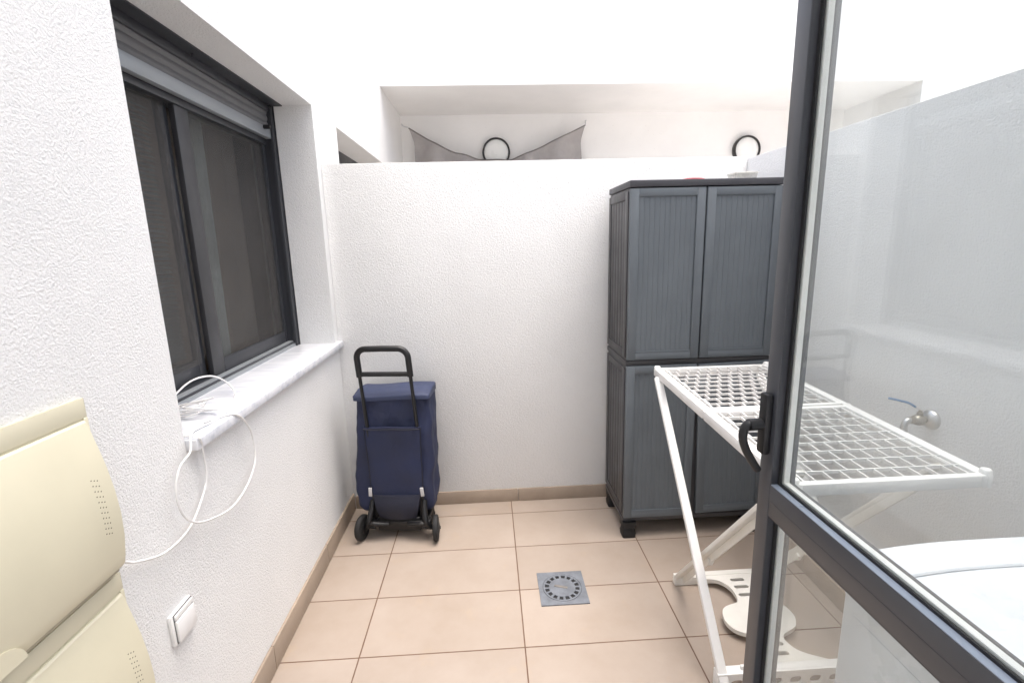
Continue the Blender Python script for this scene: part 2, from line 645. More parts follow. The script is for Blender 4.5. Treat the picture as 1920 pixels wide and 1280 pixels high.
for k in range(3):
    z0 = 1.998 + k * 0.029
    ring = []
    for j in range(9):
        a = j / 8
        ring.append((-0.998 + 0.0045 * math.sin(math.pi * a), z0 + 0.029 * a))
    prof = ring + [(-1.012, z0 + 0.029), (-1.012, z0)]
    sh.loft([[(x, y, z) for x, z in prof] for y in (WY0 + 0.028, WY1 - 0.0355)])
shutter = sh.build('roller_shutter', M_SLAT, win, 30)
sb = MB()
sb.box(-1.012, -0.986, WY0 + 0.028, WY1 - 0.0355, 1.952, 1.998, 0.003)
sb.build('bottom_bar', M_ANTHL, win)
st = MB()
st.tube([(-0.987, 2.385, 1.990), (-0.965, 2.385, 1.990), (-0.957, 2.385, 1.9895)], 0.009, 10)
st.build('shutter_stop', M_BLACK, win)
s1 = MB()                                      # sliding insect screen in front
s1.box(-1.042, -1.022, 1.785, 1.862, 0.99, 2.01, 0.003)
sash = s1.build('sash', M_STILE, win)
s1 = MB()
s1.box(-1.042, -1.022, 2.438, 2.459, 0.99, 2.01, 0.003)
s1.box(-1.042, -1.022, 1.862, 2.438, 0.99, 1.044, 0.003)
s1.build('sash_rail', M_FRAME, sash)
s2 = MB()
for a in ((1.25, 1.31), (1.745, 1.785)):
    s2.box(-1.070, -1.048, a[0], a[1], 1.0, 2.01, 0.003)
s2.box(-1.070, -1.048, 1.31, 1.745, 1.0, 1.065, 0.003)
s2.build('sash', M_FRAME, win)
ms = MB()
ms.box(-1.0335, -1.0325, 1.860, 2.440, 1.042, 2.005)
ms.build('insect_screen', M_MESH, win)
ms = MB()
ms.box(-1.0455, -1.0445, 1.29, 1.76, 1.05, 2.005)
ms.build('insect_screen', M_MESH, win)
gp = MB()
gp.box(-1.061, -1.057, 1.308, 1.747, 1.063, 2.005)
gp.build('pane', M_WGLASS, win)
gp = MB()
gp.box(-1.075, -1.0715, 1.79, 2.46, 1.0, 2.01)
gp.build('pane', M_WGLASS, win)
# inside the dark room: folds of a brown curtain, one pale curtain edge, a half lowered blind
cu = MB()
rows = []
for i in range(121):
    y = 1.16 + 1.40 * i / 120
    x = -1.22 + 0.018 * math.sin(y * 58) + 0.012 * math.sin(y * 23 + 1)
    rows.append((x, y))
cu.loft([[(x, y, z) for x, y in rows] + [(x - 0.004, y, z) for x, y in rows[::-1]] for z in (0.9, 1.5, 2.15)])
cu.build('curtain', M_CURT, win)
cu = MB()
rows = []
for i in range(31):
    y = 2.07 + 0.11 * i / 30
    rows.append((-1.155 + 0.010 * math.sin(y * 130), y))
cu.loft([[(x, y - 0.02 * (2.1 - z), z) for x, y in rows] + [(x - 0.003, y - 0.02 * (2.1 - z), z) for x, y in rows[::-1]] for z in (0.96, 1.2, 1.5, 1.8, 2.1)])
cu.build('curtain', M_CURTL, win, label='pale narrow edge of curtain behind the screen')
bl = MB()
for k in range(56):
    z = 1.07 + k * 0.0155
    Mx = Matrix.Translation((-1.125, 0, z)) @ Matrix.Rotation(R(38), 4, 'Y')
    bl.box(-0.0085, 0.0085, 1.56, 1.80, -0.0004, 0.0004, 0, 2, Mx)
bl.build('blind', M_BLIND, win)
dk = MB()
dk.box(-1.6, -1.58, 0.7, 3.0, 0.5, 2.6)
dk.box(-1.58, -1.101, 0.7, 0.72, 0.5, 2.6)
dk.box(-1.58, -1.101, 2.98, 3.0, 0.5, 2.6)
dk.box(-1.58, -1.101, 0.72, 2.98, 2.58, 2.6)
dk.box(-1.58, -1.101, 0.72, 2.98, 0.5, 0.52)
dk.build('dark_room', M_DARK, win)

# --- boundary walls
bw = thing('boundary_wall', (0.27, YB, 0), 'low white stucco wall closing the back of the courtyard', 'wall')
w = MB()
w.box(XL, XR, YB, YB + 0.12, 0, 1.852, 0.004)
w.build('masonry', M_WALL, bw, 30)
sk = MB()
for x0, x1 in ((-0.787, -0.53), (-0.5275, 0.128), (0.1305, 0.73), (0.7325, XR)):
    sk.box(x0, x1, YB - 0.011, YB, 0.0, 0.076, 0.0015)
sk.build('skirting', M_SKIRT, bw)
rw = thing('boundary_wall', (XR, 1.3, 0), 'white stucco side wall with a tap behind the glass door', 'wall')
w = MB()
w.box(XR, XR + 0.14, 0.06, 5.09, 0, 1.842, 0.004)
w.build('masonry', M_WALL, rw, 30)
sk = MB()
for y0, y1 in ((0.07, 0.62), (0.6225, 1.22), (1.2225, 1.82), (1.8225, 2.53)):
    sk.box(XR - 0.011, XR, y0, y1, 0.0, 0.085, 0.0015)
sk.build('skirting', M_SKIRT, rw)

# --- the neighbouring house behind the back wall
Y1, Y2, ZS, X2 = 4.2, 5.1, 2.69, 3.68
nb = thing('neighbour_house', (1.0, Y2, 0), 'white house with a deep porch soffit beyond the back wall', 'house')
w = MB()
w.box(-1.10, XL, YB, Y2 + 0.3, 0, WZ0 - 0.03)
w.box(-1.10, XL, YB, 2.87, WZ0 - 0.03, 2.095)
w.box(-1.10, XL, 4.12, Y2 + 0.3, WZ0 - 0.03, 2.095)
w.box(-1.10, XL, YB, Y2 + 0.3, 2.095, 3.45)
w.box(XL, X2 + 0.3, Y2, Y2 + 0.3, 0, ZS + 0.3)
w.box(X2, X2 + 0.3, Y1, Y2, 0, ZS)
w.box(X2 + 0.3, 9.0, Y1, Y1 + 0.3, 0, ZS)
w.build('wall', M_SMOOTH, nb, 0)
w = MB()
w.box(XL, 9.0, Y1, Y2 + 0.3, ZS, 3.45)
w.build('porch_roof', M_SMOOTH, nb, 0)
nw = bpy.data.objects.new('window', None)
nw.location = Vector((-1.0, 3.5, WZ0)) - Vector(nb.location)
nw.parent = nb
col.objects.link(nw)
f2 = MB()
f2.box(-1.06, -0.985, 2.87, 4.12, 2.02, 2.0945)
f2.box(-1.06, -0.985, 2.87, 2.90, 0.94, 2.02)
f2.box(-1.06, -0.985, 4.09, 4.12, 0.94, 2.02)
f2.build('frame', M_FRAME, nw)
f2 = MB()
for k in range(4):
    f2.box(-1.04, -1.0 + 0.004 * (k % 2), 2.90, 4.09, 1.90 + 0.03 * k, 1.928 + 0.03 * k)
f2.build('roller_shutter', M_SLAT, nw)
f2 = MB()
f2.box(-1.05, -1.045, 2.90, 4.09, 0.94, 1.90)
f2.build('pane', simple('dark_pane', (0.02, 0.02, 0.022), 0.1), nw)


def wall_lamp(x, z, label):
    t = thing('wall_lamp', (x, Y2, z), label, 'lamp', 'round lamps on the house beyond the wall')
    a = MB()
    prof = []
    n = 40
    for rr, h in ((0.121, 0.0), (0.137, 0.0), (0.139, -0.02), (0.137, -0.05), (0.133, -0.055), (0.125, -0.055), (0.121, -0.05)):
        prof.append([(x + rr * math.cos(2 * math.pi * k / n), Y2 - 0.001 + h, z + rr * math.sin(2 * math.pi * k / n)) for k in range(n)])
    prof.append(prof[0])
    a.loft(prof, cap=False)
    a.build('rim', M_RING, t, 50)
    a = MB()
    a.lathe((x, Y2 - 0.003, z), (0, -1, 0), [(0.120, 0.0), (0.120, 0.035), (0.10, 0.046), (0.06, 0.053), (0.015, 0.055)], 36)
    a.build('diffuser', M_OPAL, t, 50)
    return t


wall_lamp(0.127, 2.333, 'round black rimmed wall lamp above the middle of the sagging shade sail')
wall_lamp(2.668, 2.315, 'round black rimmed wall lamp above the cabinet, beside the dark door post')

# shade sail hanging by two corners
sail = thing('shade_sail', (0.15, 5.0, 2.5), 'taupe shade sail sagging from two corners beyond the back wall', 'shade sail')
top = [(-0.71, 2.557), (-0.60, 2.475), (-0.544, 2.434), (-0.42, 2.37), (-0.293, 2.317), (-0.088, 2.265), (0.10, 2.247), (0.278, 2.258), (0.489, 2.319), (0.753, 2.428), (0.88, 2.49), (1.0, 2.557)]


def interp(tab, x):
    for (a, b), (c, d) in zip(tab, tab[1:]):
        if x <= c:
            return b + (d - b) * (x - a) / (c - a)
    return tab[-1][1]


NU, NV = 90, 26
s = MB()
front, back = [], []
for j in range(NV + 1):
    tv = j / NV
    ra, rb = [], []
    for i in range(NU + 1):
        u = i / NU
        xt = -0.71 + 1.71 * u
        zt = interp(top, xt)
        zb = 1.45
        z = zt + (zb - zt) * tv
        # both side edges are drawn inwards under the corner
        d = 2.557 - z
        pinch = 0.055 * min(1, d / 0.15) * math.exp(-d * 1.3)
        x = xt + pinch * (1 - 2 * u) + 0.012 * d * (1 - u)
        k = min(u, 1 - u)
        y = 4.98 + 0.085 * math.sin(u * 34 + d * 3) * min(1, d * 2 + 0.1) * (0.4 + k) + 0.03 * math.sin(u * 11 + 2) - 0.25 * tv * math.sin(math.pi * u)
        ra.append((x, y, z))
        rb.append((x, y + 0.003, z))
    front.append(ra)
    back.append(rb)
s.loft([f + b[::-1] for f, b in zip(front, back)])
s.build('cloth', M_SAIL, sail, 60)
s = MB()
hem = [Vector(front[0][i]) + Vector((0, -0.003, -0.002)) for i in range(0, NU + 1, 2)]
s.tube(hem, 0.006, 8)
s.build('hem', simple('hem_tape', (0.19, 0.175, 0.17), 0.9), sail)
for (x, z, hx, hz) in ((-0.71, 2.557, -0.785, 2.60), (1.0, 2.557, 1.025, 2.61)):
    s = MB()
    s.tube([(x, 4.98, z), ((x + hx) / 2, 5.04, (z + hz) / 2 - 0.004), (hx, Y2 - 0.01, hz)], 0.004, 6)
    s.tube([(hx, Y2 - 0.02, hz + 0.008), (hx, Y2, hz + 0.008)], 0.006, 8)
    s.build('cord', M_STRAP, sail)

# ------------------------------------------------------------------ floor drain
dr = thing('floor_drain', (0.27, 1.804, 0), 'square grey floor drain set in the beige tiles', 'drain')
d = MB()
hx, hy = 0.0995, 0.0995
ctr = (0.27, 1.804)
outer = [(ctr[0] - hx, ctr[1] - hy), (ctr[0] + hx, ctr[1] - hy), (ctr[0] + hx, ctr[1] + hy), (ctr[0] - hx, ctr[1] + hy)]
circ = [(ctr[0] + 0.083 * math.cos(2 * math.pi * k / 56), ctr[1] + 0.083 * math.sin(2 * math.pi * k / 56)) for k in range(56)]
d.plate(outer, [circ], 0.0, 0.005, lambda u, v, t: (u, v, t))
d.build('frame', M_DRAIN, dr, 30)
d = MB()
holes = []
for k in range(16):
    a = 2 * math.pi * (k + 0.5) / 16
    ca, sa = math.cos(a), math.sin(a)
    q = []
    for rr, tt in ((0.056, -0.0072), (0.0735, -0.0092), (0.0735, 0.0092), (0.056, 0.0072)):
        q.append((ctr[0] + rr * ca - tt * sa, ctr[1] + rr * sa + tt * ca))
    holes.append(q)
circ2 = [(ctr[0] + 0.0812 * math.cos(2 * math.pi * k / 56), ctr[1] + 0.0812 * math.sin(2 * math.pi * k / 56)) for k in range(56)]
d.plate(circ2, holes, 0.0025, 0.0055, lambda u, v, t: (u, v, t))
d.build('grate', M_DRAIN, dr, 30)
d = MB()
d.disc((ctr[0], ctr[1], 0.0012), (0, 0, 1), 0.0825, 0.0825, 0.0008, 48)
d.build('well', M_GASKET, dr)
d = MB()
d.bar((ctr[0] - 0.032, ctr[1] + 0.012, 0.0062), (ctr[0] + 0.022, ctr[1] - 0.006, 0.0062), 0.012, 0.002, (0.3, 1, 0), 0.0006)
d.build('latch', simple('brown_grime', (0.17, 0.155, 0.14), 0.7, var=0.3, vscale=60), dr)

# ------------------------------------------------------------------ plastic cabinet
CX0, CX1, CY0, CY1 = 0.622, 1.305, 2.152, 2.486
cab = thing('storage_cabinet', (0.96, 2.32, 0), 'tall dark grey plastic cabinet with four ribbed doors by back wall', 'cabinet')
b = MB()
b.box(CX0 + 0.004, CX1 - 0.004, CY0, CY1, 0.095, 0.885, 0.004)
b.box(CX0 + 0.004, CX1 - 0.004, CY0, CY1, 0.897, 1.668, 0.004)
b.box(CX0, CX1, CY0 - 0.008, CY1 + 0.004, 0.879, 0.902, 0.003)
b.box(CX0, CX1, CY0 - 0.006, CY1 + 0.004, 0.082, 0.104, 0.003)
for z0, z1 in ((0.122, 0.865), (0.915, 1.655)):          # framed and ribbed side panels
    for sx, px in ((-1, CX0 + 0.004), (1, CX1 - 0.004)):
        a0, a1 = (px - 0.006, px) if sx < 0 else (px, px + 0.006)
        b.box(a0, a1, CY0 + 0.004, CY0 + 0.045, z0, z1, 0.002)
        b.box(a0, a1, CY1 - 0.04, CY1 - 0.002, z0, z1, 0.002)
        b.box(a0, a1, CY0 + 0.045, CY1 - 0.04, z0, z0 + 0.035, 0.002)
        b.box(a0, a1, CY0 + 0.045, CY1 - 0.04, z1 - 0.035, z1, 0.002)
        for k in range(5):
            y = CY0 + 0.052 + k * 0.048
            h0, h1 = (px - 0.0035, px) if sx < 0 else (px, px + 0.0035)
            b.box(h0, h1, y, y + 0.042, z0 + 0.037, z1 - 0.037, 0.0015)
b.build('body', M_CABS, cab, 35)
t = MB()
t.box(CX0 - 0.001, CX1 + 0.002, CY0 - 0.024, CY1 + 0.006, 1.669, 1.698, 0.004)
t.build('top', M_CABT, cab, 35)


def cab_door(x0, x1, z0, z1, tilt=0.0, side=1):
    """framed door with a recessed panel of vertical ribs"""
    d = MB()
    Mx = Matrix.Identity(4)
    if tilt:
        p = Vector((x0, CY0, z1))
        Mx = Matrix.Translation(p) @ Matrix.Rotation(R(tilt), 4, 'Y') @ Matrix.Translation(-p)
    yb, yf = CY0 - 0.001, CY0 - 0.022
    W = 0.040
    d.box(x0, x0 + W, yf, yb, z0, z1, 0.004, 2, Mx)
    d.box(x1 - W, x1, yf, yb, z0, z1, 0.004, 2, Mx)
    d.box(x0 + W - 0.003, x1 - W + 0.003, yf + 0.0006, yb, z0, z0 + 0.036, 0.004, 2, Mx)
    d.box(x0 + W - 0.003, x1 - W + 0.003, yf + 0.0006, yb, z1 - 0.036, z1, 0.004, 2, Mx)
    n = 11
    wv = (x1 - x0 - 2 * W) / n
    pts = []
    for k in range(n):                          # slatted infill, a narrow groove between wide slats
        xa = x0 + W + k * wv
        pts += [(xa, yf + 0.0084), (xa + wv * 0.07, yf + 0.0072), (xa + wv * 0.5, yf + 0.0062), (xa + wv * 0.93, yf + 0.0072)]
    pts.append((x1 - W, yf + 0.0084))
    d.loft([[Mx @ Vector((x, y, z)) for x, y in pts] + [Mx @ Vector((x1 - W, yb, z)), Mx @ Vector((x0 + W, yb, z))] for z in (z0 + 0.035, z1 - 0.035)])
    for zz in (z0 + 0.038,):          # small bead round the recess
        d.box(x0 + W, x1 - W, yf - 0.0006, yf + 0.006, zz - 0.002, zz + 0.002, 0.001, 2, Mx)
    return d.build('door', M_CABF, cab, 25)


xm = 0.9605
cab_door(CX0 + 0.002, xm - 0.003, 0.906, 1.665)
cab_door(xm + 0.003, CX1 - 0.002, 0.906, 1.665)
cab_door(CX0 + 0.002, xm - 0.004, 0.108, 0.876)
cab_door(xm + 0.004, CX1 - 0.002, 0.114, 0.874, -1.6)
for fx in (CX0 + 0.034, CX1 - 0.04):
    for fy in (CY0 + 0.008, CY1 - 0.035):
        f = MB()
        f.loft([[(fx + px, fy + py, z) for px, py in rrect(w_, w_, 0.010)] for z, w_ in ((0.0, 0.032), (0.022, 0.034), (0.03, 0.031), (0.052, 0.028), (0.056, 0.034), (0.083, 0.034))])
        f.build('foot', M_BLACK, cab, 40)

rd = MB()
rd.tube(catmull([(0.875, 2.21, 1.7025), (0.90, 2.20, 1.706), (0.93, 2.215, 1.709), (0.96, 2.20, 1.706), (0.985, 2.21, 1.7025)], 6), 0.004, 8)
rd.tube(catmull([(0.89, 2.24, 1.702), (0.93, 2.23, 1.707), (0.97, 2.235, 1.702)], 6), 0.0035, 8)
tag(rd.build('strap', M_RED), 'small red strap lying on the cabinet top', 'strap')
tb = thing('plastic_tub', (1.20, 2.30, 1.698), 'small clear plastic tub on the cabinet top', 'tub')
a = MB()
a.loft([[(1.20 + px, 2.30 + py, z) for px, py in rrect(w_, w_ * 0.8, 0.012)] for z, w_ in ((1.6985, 0.046), (1.70, 0.048), (1.733, 0.053))])
a.build('bowl', M_CLEAR, tb)
a = MB()
a.loft([[(1.20 + px, 2.30 + py, z) for px, py in rrect(w_, w_ * 0.8, 0.012)] for z, w_ in ((1.7335, 0.056), (1.739, 0.056), (1.741, 0.052))])
a.build('lid', M_CLEAR, tb)

# ------------------------------------------------------------------ shopping trolley
tro = thing('shopping_trolley', (-0.487, 2.30, 0), 'navy blue shopping trolley with black handle standing in the corner', 'trolley')
TM = Matrix.Translation((-0.487, 2.255, 0)) @ Matrix.Rotation(R(-5.5), 4, 'Z')
Tt = lambda p: TM @ Vector(p)


def fold(p, amp, sc, seed=0.0):
    v = noise.noise_vector(Vector((p[0] * sc + seed, p[1] * sc, p[2] * sc * 0.8)))
    return Vector(p) + v * amp


bag = MB()
rings = []
prof = [(0.128, 0.150, 0.075), (0.135, 0.180, 0.088), (0.16, 0.192, 0.096), (0.22, 0.198, 0.099), (0.30, 0.197, 0.099), (0.38, 0.194, 0.097), (0.50, 0.189, 0.094), (0.60, 0.187, 0.092), (0.68, 0.185, 0.090), (0.71, 0.183, 0.088), (0.735, 0.180, 0.086)]
zs = [0.128 + (0.735 - 0.128) * i / 60 for i in range(61)]
for z in zs:
    wx = interp([(a[0], a[1]) for a in prof], z)
    wy = interp([(a[0], a[2]) for a in prof], z)
    ring = []
    for px, py in rrect(wx, wy, 0.035, 7):
        # extra points along the long sides
        ring.append((px - 0.018 * max(0, min(1, (0.62 - z) / 0.3)), 0.092 + py, z))
    full = []
    for i in range(len(ring)):
        p, q = Vector(ring[i]), Vector(ring[(i + 1) % len(ring)])
        k = max(1, int((q - p).length / 0.02))
        full += [p.lerp(q, t / k) for t in range(k)]
    rings.append(full)
N0 = min(len(r_) for r_ in rings)


def resample(loop, n):
    L = [0.0]
    for i in range(len(loop)):
        L.append(L[-1] + (loop[(i + 1) % len(loop)] - loop[i]).length)
    out = []
    j = 0
    for k in range(n):
        s_ = L[-1] * k / n
        while L[j + 1] < s_:
            j += 1
        f_ = (s_ - L[j]) / max(1e-9, L[j + 1] - L[j])
        out.append(loop[j].lerp(loop[(j + 1) % len(loop)], f_))
    return out


def bag_skin(p):
    # sagging cloth: long diagonal folds and a soft bulge
    q = fold(p, 0.011, 8.5)
    q = fold(q, 0.0045, 24, 5.0)
    return q


bag.T = lambda p: Tt(bag_skin(p))
bag.loft([resample(r_, 90) for r_ in rings])
bag.build('bag', M_NAVY, tro, 60)
pk = MB()                                       # the pocket panel the handle slides into
rowsf, rowsb = [], []
for j in range(31):
    z = 0.235 + (0.592 - 0.235) * j / 30
    hw = 0.127 + 0.012 * (z - 0.235) / 0.357
    ra, rb = [], []
    for i in range(25):
        u = i / 24
        x = -hw + 2 * hw * u
        y = -0.0155 - 0.010 * math.sin(math.pi * u) ** 0.5
        ra.append((x, y - (0.006 if j == 30 else 0.0), z))
        rb.append((x, y + 0.012, z))
    rowsf.append(ra)
    rowsb.append(rb)
pk.T = lambda p: Tt(fold(p, 0.005, 9, 2.0))
pk.loft([a_ + b_[::-1] for a_, b_ in zip(rowsf, rowsb)])
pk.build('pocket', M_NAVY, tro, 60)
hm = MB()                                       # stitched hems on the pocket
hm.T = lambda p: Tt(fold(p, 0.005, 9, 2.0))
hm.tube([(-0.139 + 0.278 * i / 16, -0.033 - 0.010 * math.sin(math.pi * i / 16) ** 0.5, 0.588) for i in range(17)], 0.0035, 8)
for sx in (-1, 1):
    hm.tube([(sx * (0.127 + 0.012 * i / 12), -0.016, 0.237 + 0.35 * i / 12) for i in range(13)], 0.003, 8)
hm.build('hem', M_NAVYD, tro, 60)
lp = MB()                                       # lower boot of the pocket, tucked behind the axle
rowsf, rowsb = [], []
for j in range(17):
    z = 0.115 + (0.24 - 0.115) * j / 16
    hw = 0.088 + 0.030 * (j / 16) ** 0.7
    ra, rb = [], []
    for i in range(17):
        u = i / 16
        x = -hw + 2 * hw * u
        y = -0.026 - 0.018 * math.sin(math.pi * u) - 0.012 * math.sin(math.pi * j / 16)
        ra.append((x, y, z))
        rb.append((x, 0.02, z))
    rowsf.append(ra)
    rowsb.append(rb)
lp.T = Tt
lp.loft([a_ + b_[::-1] for a_, b_ in zip(rowsf, rowsb)])
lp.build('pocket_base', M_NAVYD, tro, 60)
fl = MB()                                       # top flap folded over the bag
fr_ = []
for z, wx, wy, dy in ((0.738, 0.183, 0.094, 0.0), (0.740, 0.187, 0.098, 0), (0.760, 0.187, 0.097, 0), (0.781, 0.187, 0.097, 0), (0.787, 0.184, 0.094, 0), (0.791, 0.14, 0.06, 0)):
    lp_ = []
    rr = rrect(wx, wy, min(0.014, wy * 0.5), 5)
    for i in range(len(rr)):
        p, q = Vector((*rr[i], z)), Vector((*rr[(i + 1) % len(rr)], z))
        k = max(1, int((q - p).length / 0.02))
        lp_ += [p.lerp(q, t / k) + Vector((0, 0.092, 0)) for t in range(k)]
    fr_.append(resample(lp_, 80))


def flap_shape(p):
    q = fold(p, 0.007, 6, 9.0)
    q.z = 0.722 + (q.z - 0.738) * 0.72
    q.z += 0.004 * math.sin(p[0] * 14) - 0.016 * max(0, min(1, (0.14 - p[1]) / 0.14)) * (p[2] - 0.738) / 0.06 + 0.012 * max(0, 1 - abs(p[1] - 0.09) / 0.09) * max(0, p[2] - 0.775) / 0.02
    return q


fl.T = lambda p: Tt(flap_shape(p))
fl.loft(fr_)
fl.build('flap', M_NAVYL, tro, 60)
LEAN = -0.022                                   # the handle leans a little to the left
xa, xb = -0.122, 0.122


def hp(x, z, y=-0.012):
    k = (z - 0.58) / 0.4
    return (x + LEAN * k, y - 0.006 * k, z)


for x in (xa, xb):
    hd = MB()
    hd.T = Tt
    hd.tube([hp(x * 1.0, 0.50), hp(x, 0.86)], 0.0085, 12)
    hd.build('handle_tube', M_BLACK, tro)
hg = MB()
hg.T = Tt
cr = 0.045
path = [hp(xa, 0.845), hp(xa, 0.935)]
for k in range(1, 8):
    a_ = R(180 - 90 * k / 8)
    path.append(hp(xa + cr + cr * math.cos(a_), 0.935 + cr * math.sin(a_)))
path.append(hp(xa + cr, 0.98))
path.append(hp(0, 0.981))
path.append(hp(xb - cr, 0.98))
for k in range(1, 8):
    a_ = R(90 - 90 * k / 8)
    path.append(hp(xb - cr + cr * math.cos(a_), 0.935 + cr * math.sin(a_)))
path += [hp(xb, 0.935), hp(xb, 0.845)]
hg.tube(path, 0.0145, 14)
hg.tube([hp(xa, 0.858), hp(xb, 0.856)], 0.0115, 12)
hg.build('handle', M_BLACK, tro, 60)
ch = MB()                                       # black chassis between the wheels
ch.T = Tt
ch.bar((-0.16, -0.005, 0.082), (0.16, -0.005, 0.082), 0.05, 0.035, (0, 1, 0), 0.006)
ch.bar((-0.11, -0.012, 0.078), (0.11, -0.012, 0.078), 0.075, 0.02, (0, 0, 1), 0.006)
ch.bar((-0.15, 0.09, 0.095), (0.15, 0.09, 0.095), 0.20, 0.02, (0, 1, 0), 0.004)
for sx in (-1, 1):
    ch.tube(catmull([(sx * 0.13, 0.0, 0.20), (sx * 0.135, -0.03, 0.15), (sx * 0.145, -0.05, 0.105), (sx * 0.165, -0.03, 0.068)], 5), 0.014, 10)
    ch.tube(catmull([(sx * 0.165, -0.03, 0.068), (sx * 0.13, -0.055, 0.10), (sx * 0.09, -0.05, 0.095), (sx * 0.05, -0.035, 0.085)], 5), 0.011, 10)
    ch.bar((sx * 0.118, 0.0, 0.095), (sx * 0.118, 0.0, 0.28), 0.026, 0.02, (1, 0, 0), 0.004)
    ch.tube([(sx * 0.12, -0.03, 0.064), (sx * 0.19, -0.03, 0.064)], 0.008, 10)
    ch.tube([(sx * 0.09, 0.13, 0.05), (sx * 0.13, 0.13, 0.05)], 0.007, 10)
    ch.bar((sx * 0.10, 0.13, 0.05), (sx * 0.10, 0.12, 0.11), 0.02, 0.015, (1, 0, 0), 0.003)
ch.build('chassis', M_BLACK, tro, 50)
for sx in (-1, 1):
    c_ = MB()
    c_.T = Tt
    c_.bar((sx * 0.131, -0.030, 0.235), (sx * 0.128, -0.034, 0.283), 0.017, 0.006, (1, 0, 0), 0.002)
    c_.build('strap_clip', M_STRAP, tro)
for sx, wy, rad in ((-1, -0.03, 0.064), (1, -0.03, 0.064), (-1, 0.13, 0.05), (1, 0.13, 0.05)):
    wx_ = sx * (0.187 if wy < 0 else 0.125)
    toe = R(9 * sx)
    ax = (math.cos(toe), math.sin(toe) * (1 if wy < 0 else 0), 0)
    c_ = Vector((wx_, wy, rad)) - Vector(ax) * 0.014
    wm = MB()
    wm.T = Tt
    prof_ = [(rad - 0.016, 0.0), (rad - 0.004, 0.002), (rad, 0.007), (rad, 0.021), (rad - 0.004, 0.026), (rad - 0.016, 0.028)]
    wm.lathe(c_, ax, prof_, 32)
    wo = wm.build('wheel', M_RUBBER, tro, 50)
    hb = MB()
    hb.T = Tt
    hb.lathe(c_ - Vector(ax) * 0.002, ax, [(0.03, 0.0), (0.03, 0.032), (0.012, 0.036)], 20)
    hb.lathe(c_ - Vector(ax) * 0.006, ax, [(0.008, 0.0), (0.008, 0.044)], 12)
    hb.build('hub', M_BLACK, wo)

# ------------------------------------------------------------------ drying rack
RX, RY, RW, RL = 0.667, 0.972, 0.483, 1.05
rack = thing('drying_rack', (0.93, 1.5, 0), 'white plastic folding drying rack with grid top, partly behind the door', 'drying rack')
ZT = 0.897


def rk(p):
    return Vector((RX + p[0] * (1 + 0.06 * p[1]) + 0.043 * p[1], RY + p[1], p[2]))


fm = MB()
fm.T = rk
tw = 0.030
HB = 0.505                                      # the fold between the two halves
for b0, b1 in ((0.0, HB - 0.004), (HB + 0.004, RL)):
    fm.box(0, tw, b0, b1, ZT - 0.034, ZT, 0.005)
    fm.box(RW - tw, RW, b0, b1, ZT - 0.034, ZT, 0.005)
    fm.box(tw - 0.002, RW - tw + 0.002, b0 + 0.0005, b0 + 0.020, ZT - 0.032, ZT - 0.0006, 0.004)
    fm.box(tw - 0.002, RW - tw + 0.002, b1 - 0.020, b1 - 0.0005, ZT - 0.032, ZT - 0.0006, 0.004)
    for q in (tw + 0.012, RW - tw - 0.014):      # the slim inner rail
        fm.box(q, q + 0.004, b0 + 0.02, b1 - 0.02, ZT - 0.014, ZT - 0.004)
for q in (0.012, RW - 0.012):                   # raised corner knobs and fold hinges
    for b_ in (0.012, RL - 0.012):
        fm.lathe((q, b_, ZT - 0.03), (0, 0, 1), [(0.013, 0.0), (0.013, 0.036), (0.010, 0.040), (0.004, 0.041)], 14)
    fm.tube([(q - 0.012, HB, ZT - 0.012), (q + 0.012, HB, ZT - 0.012)], 0.013, 12)
fm.build('frame', M_WHITE, rack, 40)
for b0, b1, nr in ((0.012, HB - 0.014, 9), (HB + 0.014, RL - 0.012, 10)):
    g = MB()
    g.T = rk
    sp = (b1 - b0) / nr
    ncol = 10
    x0_, x1_ = tw - 0.001, RW - tw + 0.001
    cw = (x1_ - x0_) / ncol
    for j in range(nr + 1):
        y = b0 + j * sp
        if 0 < j < nr:
            g.box(x0_, x1_, y - 0.0013, y + 0.0013, ZT - 0.011, ZT - 0.003)
        if j < nr:
            off = 0.5 * (j % 2)
            for k in range(ncol + 1):
                x = x0_ + (k + off) * cw
                if x > x0_ + 0.004 and x < x1_ - 0.004:
                    g.box(x - 0.0013, x + 0.0013, y + 0.0018, y + sp - 0.0018, ZT - 0.0115, ZT - 0.0035)
    g.build('grid', M_WHITE, rack, 0)
for x, xf in ((0.716, 0.716), (1.16, 1.255)):
    lg = MB()
    lg.bar((xf, 1.272, 0.03), (x - 0.008, 1.955, 0.872), 0.032, 0.019, (1, 0, 0), 0.005)
    lg.build('leg', M_WHITE, rack, 40)
for x, s_ in ((0.762, 1), (1.118, -1)):
    lg = MB()
    lg.bar((x, 1.79, 0.03), (x - 0.004, 1.075, 0.872), 0.026, 0.016, (1, 0, 0), 0.004)
    a0, a1 = Vector((x + s_ * 0.012, 1.755, 0.05)), Vector((x + s_ * 0.012, 1.10, 0.822))
    lg.bar(a0, a1, 0.006, 0.034, (1, 0, 0), 0.001)
    md = a0.lerp(a1, 0.34)
    lg.bar(md + Vector((0, -0.004, -0.008)), md + Vector((0, 0.008, -0.034)), 0.02, 0.016, (1, 0, 0), 0.003)
    lg.build('leg', M_WARM, rack, 40)
fb = MB()                                       # foot bars
oh = [rrect(0.021, 0.014, 0.0135, 6, 0.715 + 0.048 + 0.066 * k, 0.026) for k in range(8)]
fb.plate([(0.698, 0.001), (1.275, 0.001), (1.275, 0.062), (1.24, 0.064), (0.80, 0.064), (0.698, 0.064)], oh, 1.283, 1.290, lambda u, v, t: (u, t, v))
fb.box(0.698, 1.275, 1.2905, 1.318, 0.052, 0.064, 0.003)
fb.box(0.780, 0.792, 1.296, 1.306, 0.064, 0.078, 0.002)
